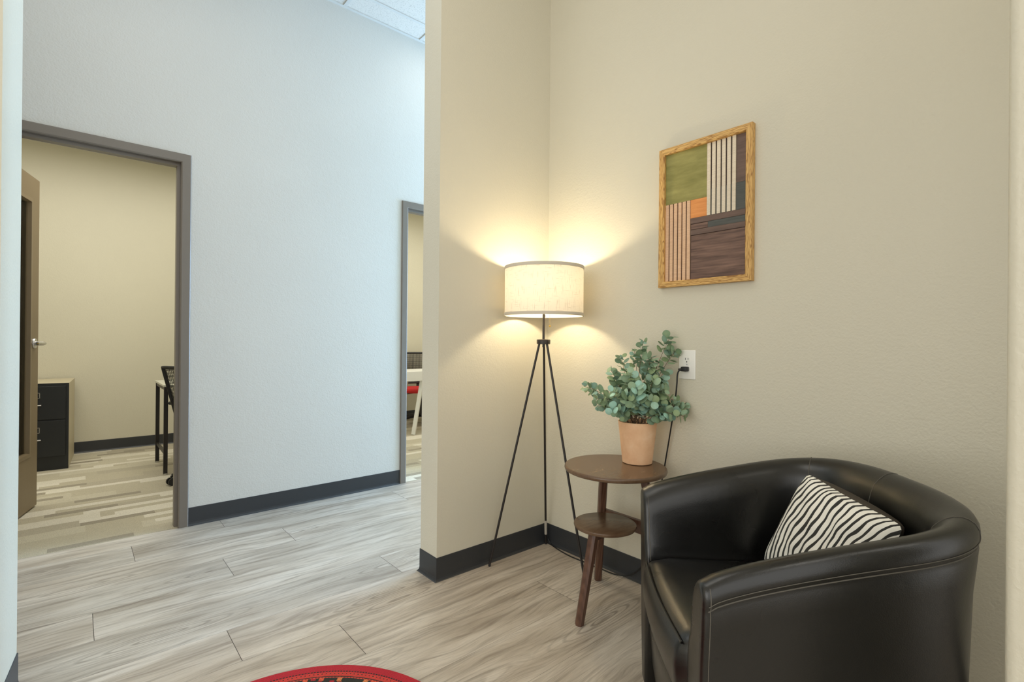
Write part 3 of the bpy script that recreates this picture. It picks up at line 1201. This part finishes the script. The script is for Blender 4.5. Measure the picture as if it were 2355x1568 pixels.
feet_t = [(1.497 - tx, 1.304 - ty), (1.846 - tx, 1.497 - ty), (1.832 - tx, 1.110 - ty)]
table_leg((*feet_t[0], 0), (-0.125, 0.006, zd - 0.016))
table_leg((*feet_t[1], 0), (0.082, 0.122, th_ - 0.019))
table_leg((*feet_t[2], 0), (0.058, -0.098, th_ - 0.019))
# stretchers: under the shelf to both tall legs, and a cross rail under the top
st1 = MB()


def rail(b, p, q, w_, h_):
    p, q = Vector(p), Vector(q)
    d = (q - p)
    L = d.length
    mt = Matrix.Translation(p) @ d.to_track_quat('X', 'Z').to_matrix().to_4x4()
    b.box(0, L, -w_ / 2, w_ / 2, -h_ / 2, h_ / 2, 0.002, 2, mt)


b = MB()
rail(b, (0.118, 0.180, 0.319), (0.110, -0.182, 0.319), 0.020, 0.056)
b.build('stretcher', M_walnut, table, smooth=False)
b = MB()
rail(b, (-0.125, 0.006, 0.322), (0.106, 0.006, 0.322), 0.022, 0.034)
b.build('shelf_rail', M_walnut, table, smooth=False)
for p, q in (((-0.045, 0.112), (0.098, 0.124)), ((0.082, 0.122), (0.060, -0.100))):
    b = MB()
    rail(b, (*p, th_ - 0.036), (*q, th_ - 0.036), 0.022, 0.032)
    b.build('top_rail', M_walnut, table, smooth=False)

# ------------------------------------------------------------------ potted eucalyptus
ptx, pty = 1.832, 1.276
plant = thing('potted_plant', 'leafy eucalyptus plant in terracotta pot on the small round table', 'plant', (ptx, pty, th_))


def terracotta():
    m = NT('terracotta').set(Roughness=0.85)
    v = m.coord()
    a = m.noise(v, 16, 4, 0.6)
    m.color(m.ramp(a, [(0.3, srgb(230, 182, 140)), (0.6, srgb(240, 198, 158)), (0.8, srgb(246, 214, 182))]))
    m.bump(m.noise(v, 120, 3), 0.25, 0.001)
    return m.m


PH = 0.178
b = MB()
b.lathe([(0, 0.0005), (0.058, 0.0005), (0.0625, 0.003), (0.0815, PH - 0.004), (0.0820, PH), (0.0790, PH + 0.001), (0.0765, PH - 0.003), (0.074, PH - 0.03), (0.060, 0.02), (0, 0.02)], 56)
b.build('pot', terracotta(), plant)
b = MB()
b.lathe([(0, PH - 0.022), (0.03, PH - 0.021), (0.0740, PH - 0.028)], 32)
b.build('soil', plain('dark_moss_soil', srgb(66, 52, 40), 0.95, bump=(90, 0.8, 0.006)), plant)


def leaf_mat():
    m = NT('eucalyptus_leaf').set(Roughness=0.6)
    at = m.n('ShaderNodeAttribute', attribute_name='leaf_tone')
    n_ = m.noise(m.coord(), 60, 3)
    c = m.mix(m.math('MULTIPLY', m.ramp(n_, [(0.4, (0, 0, 0)), (0.75, (1, 1, 1))]), 0.35), at.outputs['Color'], srgb(150, 160, 110))
    m.color(c)
    return m.m


random.seed(11)
rr, tt = Vector((0.754, -0.656, 0)), Vector((-0.656, -0.754, 0))
S_ = 0.00188
# (px right of the pot axis, px above the rim, metres towards the viewer, leaf size, droop)
sprigs = [
    (70, 194, 0.02, 1.05, 0.10, 7), (86, 160, 0.00, 1.0, 0.05, 5), (56, 116, 0.03, 1.0, 0.0, 5),
    (12, 184, 0.00, 0.8, 0.06, 8), (28, 148, 0.02, 1.05, 0.04, 9), (-6, 160, -0.02, 0.75, 0.02, 6), (44, 134, 0.02, 1.0, 0.02, 7),
    (-42, 148, 0.03, 0.85, 0.03, 7), (-62, 116, 0.0, 0.95, 0.05, 9), (-28, 112, 0.08, 1.15, 0.05, 10),
    (-126, 80, 0.03, 0.85, 0.12, 10), (-104, 54, 0.08, 0.9, 0.16, 12), (-96, 34, 0.02, 0.85, 0.14, 10),
    (-68, 72, 0.10, 1.05, 0.10, 12), (-70, 34, 0.12, 1.0, 0.10, 9), (-20, 84, 0.13, 1.15, 0.06, 10),
    (24, 100, 0.08, 1.05, 0.04, 12), (46, 78, 0.09, 1.05, 0.06, 12), (52, 92, 0.04, 0.9, 0.05, 10),
    (14, 54, 0.13, 1.05, 0.07, 9), (-8, 44, 0.10, 0.95, 0.04, 7), (46, 40, 0.10, 1.0, 0.08, 9),
    (102, 34, 0.05, 0.95, 0.14, 13), (82, 52, 0.04, 0.85, 0.10, 9), (90, 18, 0.09, 1.0, 0.14, 11), (58, 26, 0.13, 0.95, 0.10, 8),
    (-22, 28, -0.03, 0.95, 0.05, 7), (10, 84, -0.05, 0.95, 0.03, 9), (-46, 90, -0.03, 0.95, 0.05, 9), (30, 60, -0.03, 0.95, 0.05, 8),
    (-40, 56, 0.13, 1.1, 0.08, 8), (32, 20, 0.11, 0.9, 0.05, 6), (-46, 20, 0.09, 0.9, 0.08, 6),
]
lb, sb = MB(), MB()
lt = lb.bm.loops.layers.float_color.new('leaf_tone')
tones = [srgb(118, 144, 112), srgb(134, 160, 130), srgb(148, 176, 148), srgb(122, 152, 134), srgb(148, 184, 168), srgb(104, 130, 102), srgb(136, 158, 118)]


def add_leaf(base, axis, side, size, tone):
    """round cupped leaf: short stalk at base, blade out along axis, side gives the blade's width direction"""
    axis = axis.normalized()
    side = (side - axis * side.dot(axis)).normalized()
    up = axis.cross(side)
    K = 13
    rim = []
    cen = base + axis * (size * 0.95) - up * (size * 0.13)
    wmul = random.uniform(0.8, 1.0)
    for k in range(K):
        a_ = 2 * PI * k / K
        rim.append(base + axis * (size * (0.98 - 0.92 * math.cos(a_))) + side * (size * wmul * math.sin(a_)) + up * (size * 0.10 * abs(math.sin(a_))))
    for p in rim + [cen]:
        if p.x + ptx > 1.962:
            p.x = 1.962 - ptx - random.uniform(0, 0.002)
    vs = [lb.bm.verts.new(p) for p in rim]
    c_ = lb.bm.verts.new(cen)
    for k in range(K):
        f = lb.bm.faces.new((vs[k], vs[(k + 1) % K], c_))
        for lp in f.loops:
            s_ = 1.12 if lp.vert == c_ else 1.0
            lp[lt] = (min(1, tone[0] * s_), min(1, tone[1] * s_), min(1, tone[2] * s_), 1)


for px_, up_, tw, ls, droop, nl in sprigs:
    root = Vector((random.uniform(-0.03, 0.03), random.uniform(-0.03, 0.03), PH - 0.024))
    tip = rr * (px_ * S_) + tt * tw + Vector((0, 0, PH + up_ * S_))
    if tip.x + ptx > 1.95:
        tip -= tt * 0
        tip.x = 1.95 - ptx
    mid = root.lerp(tip, 0.5) + Vector((0, 0, 0.03 + droop * 0.35)) + Vector((random.uniform(-0.012, 0.012), random.uniform(-0.012, 0.012), 0))
    path = []
    for i in range(15):
        t = i / 14
        path.append(root * (1 - t) ** 2 + mid * (2 * t * (1 - t)) + tip * t * t)
    sb.tube(path, 0.0016, 6, r2=0.0007)
    length = sum((path[i + 1] - path[i]).length for i in range(14))
    start = max(0.35, 1 - 0.0135 * nl / max(0.1, length))
    ph = random.uniform(0, PI)
    for k in range(nl):
        t = start + (1 - start) * k / max(1, nl - 1)
        f = t * 14
        i = min(13, int(f))
        p = path[i].lerp(path[i + 1], f - i)
        tg = (path[i + 1] - path[i]).normalized()
        o1 = tg.orthogonal().normalized()
        o2 = tg.cross(o1)
        ang = ph + k * PI / 2 + random.uniform(-0.3, 0.3)
        side0 = o1 * math.cos(ang) + o2 * math.sin(ang)
        sz = 0.0205 * ls * random.uniform(0.85, 1.15) * (1.0 - 0.35 * (k / nl) ** 2)
        for sg in (1, -1):
            ax = (side0 * sg + tg * random.uniform(0.25, 0.7) + Vector((0, 0, random.uniform(-0.25, 0.25))))
            tone = random.choice(tones)
            if tw > 0.09 and random.random() < 0.25:
                tone = srgb(156, 200, 184)
            add_leaf(p + side0 * sg * 0.003, ax, ax.cross(tg * 0.55 + tt * random.uniform(0.0, 1.0) + Vector((random.uniform(-0.55, 0.55), random.uniform(-0.55, 0.55), random.uniform(-0.3, 0.55)))), sz, tone)
sb.build('stems', plain('brown_stem', srgb(104, 84, 66), 0.7), plant)
lb.build('leaves', leaf_mat(), plant, angle=180)


# ------------------------------------------------------------------ round rug
def rug_mat():
    m = NT('red_oriental_rug').set(Roughness=0.95)
    v = m.coord()
    sep = m.n('ShaderNodeSeparateXYZ')
    m.l(v, sep.inputs[0])
    r = m.math('SQRT', m.math('ADD', m.math('MULTIPLY', sep.outputs[0], sep.outputs[0]), m.math('MULTIPLY', sep.outputs[1], sep.outputs[1])))
    th = m.math('ARCTAN2', sep.outputs[1], sep.outputs[0])
    d = m.math('SUBTRACT', 0.487, r)      # distance in from the edge
    red, dark, orange = srgb(192, 38, 54), srgb(46, 48, 42), srgb(232, 98, 66)
    dash = m.math('GREATER_THAN', m.math('SINE', m.math('MULTIPLY', th, 300.0)), -0.5)
    motif = m.n('ShaderNodeTexVoronoi', distance='CHEBYCHEV')
    cm = m.n('ShaderNodeCombineXYZ')
    m.l(m.math('MULTIPLY', th, 0.42), cm.inputs[0])
    m.l(d, cm.inputs[1])
    motif.inputs['Scale'].default_value = 46
    motif.inputs['Randomness'].default_value = 0.55
    m.l(cm.outputs[0], motif.inputs['Vector'])
    mc = m.ramp(motif.outputs['Color'], [(0.0, dark), (0.26, red), (0.46, orange), (0.62, dark), (0.74, srgb(232, 140, 84)), (0.86, red)], 'CONSTANT')
    cell = m.mix(m.math('GREATER_THAN', motif.outputs['Distance'], 0.36), mc, dark)
    fine = m.n('ShaderNodeTexChecker')
    fine.inputs['Scale'].default_value = 150
    m.l(cm.outputs[0], fine.inputs['Vector'])
    cell = m.mix(m.math('MULTIPLY', fine.outputs['Fac'], 0.22), cell, dark)

    def band(lo, hi):
        return m.math('MULTIPLY', m.math('GREATER_THAN', d, lo), m.math('LESS_THAN', d, hi))
    c = m.mix(m.math('GREATER_THAN', d, 0.068), red, cell)
    c = m.mix(m.math('MULTIPLY', band(0.034, 0.039), dash), c, dark)
    c = m.mix(band(0.041, 0.060), c, srgb(214, 66, 58))
    c = m.mix(m.math('MULTIPLY', band(0.046, 0.050), m.math('GREATER_THAN', m.math('SINE', m.math('MULTIPLY', th, 210.0)), 0.5)), c, dark)
    c = m.mix(band(0.060, 0.064), c, dark)
    c = m.mix(m.math('MULTIPLY', band(0.064, 0.068), m.math('GREATER_THAN', m.math('SINE', m.math('MULTIPLY', th, 260.0)), 0.0)), c, orange)
    nz = m.noise(v, 320, 2, 0.7)
    c = m.mix(1.0, c, m.ramp(nz, [(0.3, (0.7, 0.7, 0.7)), (0.7, (1.15, 1.15, 1.15))]), 'MULTIPLY')
    m.color(c)
    m.bump(nz, 0.7, 0.003)
    return m.m


b = MB()
b.lathe([(0, 0.0002), (0.484, 0.0002), (0.487, 0.004), (0.485, 0.008), (0.478, 0.0095), (0, 0.0095)], 128)
rug = b.build('round_rug', rug_mat(), None, loc=(0.381, 1.280, 0))
rug['label'] = 'round red rug with dark patterned field on the grey plank floor'
rug['category'] = 'rug'

# ------------------------------------------------------------------ filing cabinet
cx0, cx1, cy0, cy1, ch = -0.455, -0.037, 5.648, 6.278, 0.723
cab = thing('filing_cabinet', 'black fronted two drawer filing cabinet against office wall behind open door', 'cabinet', ((cx0 + cx1) / 2 + 0.018, (cy0 + cy1) / 2 + 0.014, 0), -0.056)
ox, oy = -(cx0 + cx1) / 2, -(cy0 + cy1) / 2
b = MB()
b.box(cx0 + ox, cx1 + ox, cy0 + oy + 0.006, cy1 + oy, 0.0, ch, 0.003)
b.build('body', M_putty, cab, smooth=False)
b = MB()
b.box(cx0 + ox, cx1 + ox, cy0 + oy, cy0 + oy + 0.006, 0.0, ch, 0.001)
b.build('face_frame', M_cab_black, cab, smooth=False)
for z0, z1 in ((0.425, 0.70), (0.115, 0.415)):
    b = MB()
    b.box(cx0 + ox + 0.018, cx1 + ox - 0.018, cy0 + oy - 0.016, cy0 + oy, z0, z1, 0.003)
    dr = b.build('drawer', M_cab_black, cab, smooth=False)
    xc, yf = -0.248 + ox, cy0 + oy - 0.016
    zc = z1 - 0.075
    b = MB()
    for bx in ((xc - 0.034, xc + 0.034, zc + 0.019, zc + 0.024), (xc - 0.034, xc + 0.034, zc - 0.024, zc - 0.019), (xc - 0.034, xc - 0.029, zc - 0.024, zc + 0.024), (xc + 0.029, xc + 0.034, zc - 0.024, zc + 0.024)):
        b.box(bx[0], bx[1], yf - 0.004, yf, bx[2], bx[3])
    b.build('label_holder', M_chrome, dr, smooth=False)
    zh = zc - 0.078
    b = MB()
    b.tube([(xc - 0.042, yf, zh), (xc - 0.040, yf - 0.022, zh), (xc, yf - 0.028, zh), (xc + 0.040, yf - 0.022, zh), (xc + 0.042, yf, zh)], 0.006, 8)
    b.build('handle', M_chrome, dr)

# ------------------------------------------------------------------ office desk with black steel legs
desk = thing('office_desk', 'pale topped office desk on black steel legs seen through left doorway', 'desk', (1.1, 5.17, 0))
b = MB()
b.box(0.538 - 1.1, 0.52, 4.885 - 5.17, 5.46 - 5.17, 0.713, 0.729, 0.002)
b.build('desktop', plain('pale_desk_laminate', srgb(205, 205, 190), 0.25), desk, smooth=False)
for lx_, ly in ((0.557, 4.905), (0.557, 5.440), (1.60, 4.905), (1.60, 5.440)):
    b = MB()
    b.box(lx_ - 1.1 - 0.014, lx_ - 1.1 + 0.014, ly - 5.17 - 0.014, ly - 5.17 + 0.014, 0.012, 0.713, 0.001)
    l_ = b.build('leg', M_black_metal, desk, smooth=False)
    MB().tube([(lx_ - 1.1, ly - 5.17, 0.001), (lx_ - 1.1, ly - 5.17, 0.013)], 0.016, 12).build('foot', M_chrome, l_)
for lx_ in (0.557, 1.60):
    for w_, z0, z1 in ((0.008, 0.16, 0.185), (0.010, 0.685, 0.712)):
        b = MB()
        b.box(lx_ - 1.1 - w_, lx_ - 1.1 + w_, 4.919 - 5.17, 5.426 - 5.17, z0, z1)
        b.build('side_rail', M_black_metal, desk, smooth=False)



# ------------------------------------------------------------------ task chairs
def mesh_fabric():
    m = NT('black_mesh_fabric').set(Roughness=0.8, Base_Color=srgb(40, 40, 40))
    v = m.coord('Object')
    sep = m.n('ShaderNodeSeparateXYZ')
    m.l(v, sep.inputs[0])
    a = m.math('GREATER_THAN', m.math('SINE', m.math('MULTIPLY', sep.outputs[2], 2 * PI / 0.011)), -0.1)
    b_ = m.math('GREATER_THAN', m.math('SINE', m.math('MULTIPLY', sep.outputs[1], 2 * PI / 0.02)), 0.6)
    k = m.math('MAXIMUM', a, b_)
    t = m.n('ShaderNodeBsdfTransparent')
    mx = m.n('ShaderNodeMixShader')
    m.l(k, mx.inputs[0])
    m.l(t.outputs[0], mx.inputs[1])
    m.l(m.b.outputs[0], mx.inputs[2])
    m.l(mx.outputs[0], m.out.inputs[0])
    return m.m


M_mesh = mesh_fabric()


def task_chair(label, loc, rz, seat_mat, top=0.90):
    """faces local +x"""
    root = thing('task_chair', label, 'office chair', loc, rz, None)
    b = MB()
    rows = []
    for z, ins in ((0.415, 0.03), (0.42, 0.008), (0.445, 0.0), (0.468, 0.01), (0.478, 0.05)):
        r = []
        for k in range(32):
            a_ = 2 * PI * k / 32
            cx_ = math.copysign(abs(math.cos(a_)) ** 0.55, math.cos(a_))
            sx_ = math.copysign(abs(math.sin(a_)) ** 0.55, math.sin(a_))
            r.append((0.02 + (0.235 - ins) * cx_, (0.235 - ins) * sx_, z))
        rows.append(r)
    gg = b.grid(rows, closed_v=True)
    b.bm.faces.new(gg[0])
    b.bm.faces.new(gg[-1])
    b.build('seat', seat_mat, root)

    def back_pt(s, t):
        # s across -1..1, t up 0..1
        wd = 0.19 + 0.035 * t
        z = 0.52 + (top - 0.52) * t
        x = -0.235 - 0.085 * t + 0.045 * (abs(s) ** 2)
        return (x, s * wd, z)
    b = MB()
    loop = [back_pt(-1, i / 10) for i in range(11)] + [back_pt(-1 + 2 * i / 10, 1) for i in range(1, 11)] + [back_pt(1, 1 - i / 10) for i in range(1, 11)] + [back_pt(1 - 2 * i / 10, 0) for i in range(1, 10)]
    loop = loop + [loop[0]]
    b.tube(loop, 0.0135, 10, caps=False)
    bf = b.build('back_frame', M_black_plastic, root)
    b = MB()
    b.grid([[back_pt(-1 + 2 * i / 12, j / 10) for i in range(13)] for j in range(11)])
    b.build('back_mesh', M_mesh, bf)
    b = MB()
    b.tube([(-0.02, 0, 0.40), (-0.18, 0, 0.40), (-0.25, 0, 0.46), (-0.262, 0, 0.62)], 0.022, 10)
    b.build('back_support', M_black_plastic, root)
    for s in (-1, 1):
        b = MB()
        b.tube([(0.0, s * 0.20, 0.405), (0.0, s * 0.262, 0.42), (-0.02, s * 0.272, 0.58)], 0.017, 10)
        ar = b.build('armrest', M_black_plastic, root)
        b = MB()
        b.box(-0.15, 0.12, s * 0.272 - 0.038, s * 0.272 + 0.038, 0.58, 0.608, 0.012, 3)
        b.build('arm_pad', M_black_plastic, ar)
    MB().tube([(0, 0, 0.09), (0, 0, 0.41)], 0.027, 16).build('gas_lift', M_black_metal, root)
    b = MB()
    b.tube([(0.03, -0.1, 0.40), (0.03, -0.29, 0.385)], 0.005, 6)
    b.build('tilt_lever', M_black_plastic, root)
    for k in range(5):
        a_ = 2 * PI * k / 5 + 0.21
        cx_, sx_ = math.cos(a_), math.sin(a_)
        b = MB()
        b.tube([(0.02 * cx_, 0.02 * sx_, 0.105), (0.15 * cx_, 0.15 * sx_, 0.095), (0.31 * cx_, 0.31 * sx_, 0.072)], 0.024, 8, r2=0.014)
        lg = b.build('base_arm', M_black_plastic, root)
        b = MB()
        px_, py_ = 0.315 * cx_, 0.315 * sx_
        b.tube([(px_, py_, 0.072), (px_, py_, 0.045)], 0.007, 8)
        for s in (-1, 1):
            c0 = Vector((px_ - sx_ * 0.010 * s, py_ + cx_ * 0.010 * s, 0.0285))
            c1 = Vector((px_ - sx_ * 0.026 * s, py_ + cx_ * 0.026 * s, 0.0285))
            b.tube([c0, c1], 0.0275, 18)
        b.build('caster', M_black_plastic, lg)
    return root


task_chair('black mesh back office chair by the black legged desk, seen through left doorway', (0.858, 4.60, 0.001), math.radians(38), M_black_plastic, 0.885)
task_chair('black mesh office chair with red seat behind white desk, beyond the far doorway', (3.50, 5.88, 0.001), math.radians(-112), M_red, 0.925)

# ------------------------------------------------------------------ white trestle desk in the second office
wd = thing('trestle_desk', 'white office desk with slanted legs seen through the narrow far doorway', 'desk', (3.6, 5.45, 0))
b = MB()
b.box(2.864 - 3.6, 0.75, 5.157 - 5.45, 0.16, 0.628, 0.742, 0.004)
b.build('desktop', M_white, wd, smooth=False)
for x0_, sg in ((-0.48, -1), (0.62, 1)):
    for y0_ in (-0.26, 0.11):
        b = MB()
        b.tube([(x0_ + sg * 0.13, y0_ - 0.01, 0.001), (x0_ - sg * 0.0, y0_ + 0.02, 0.635)], 0.03, 4, flat=(0.7, 0.7, 0))
        b.build('leg', M_white, wd, smooth=False)
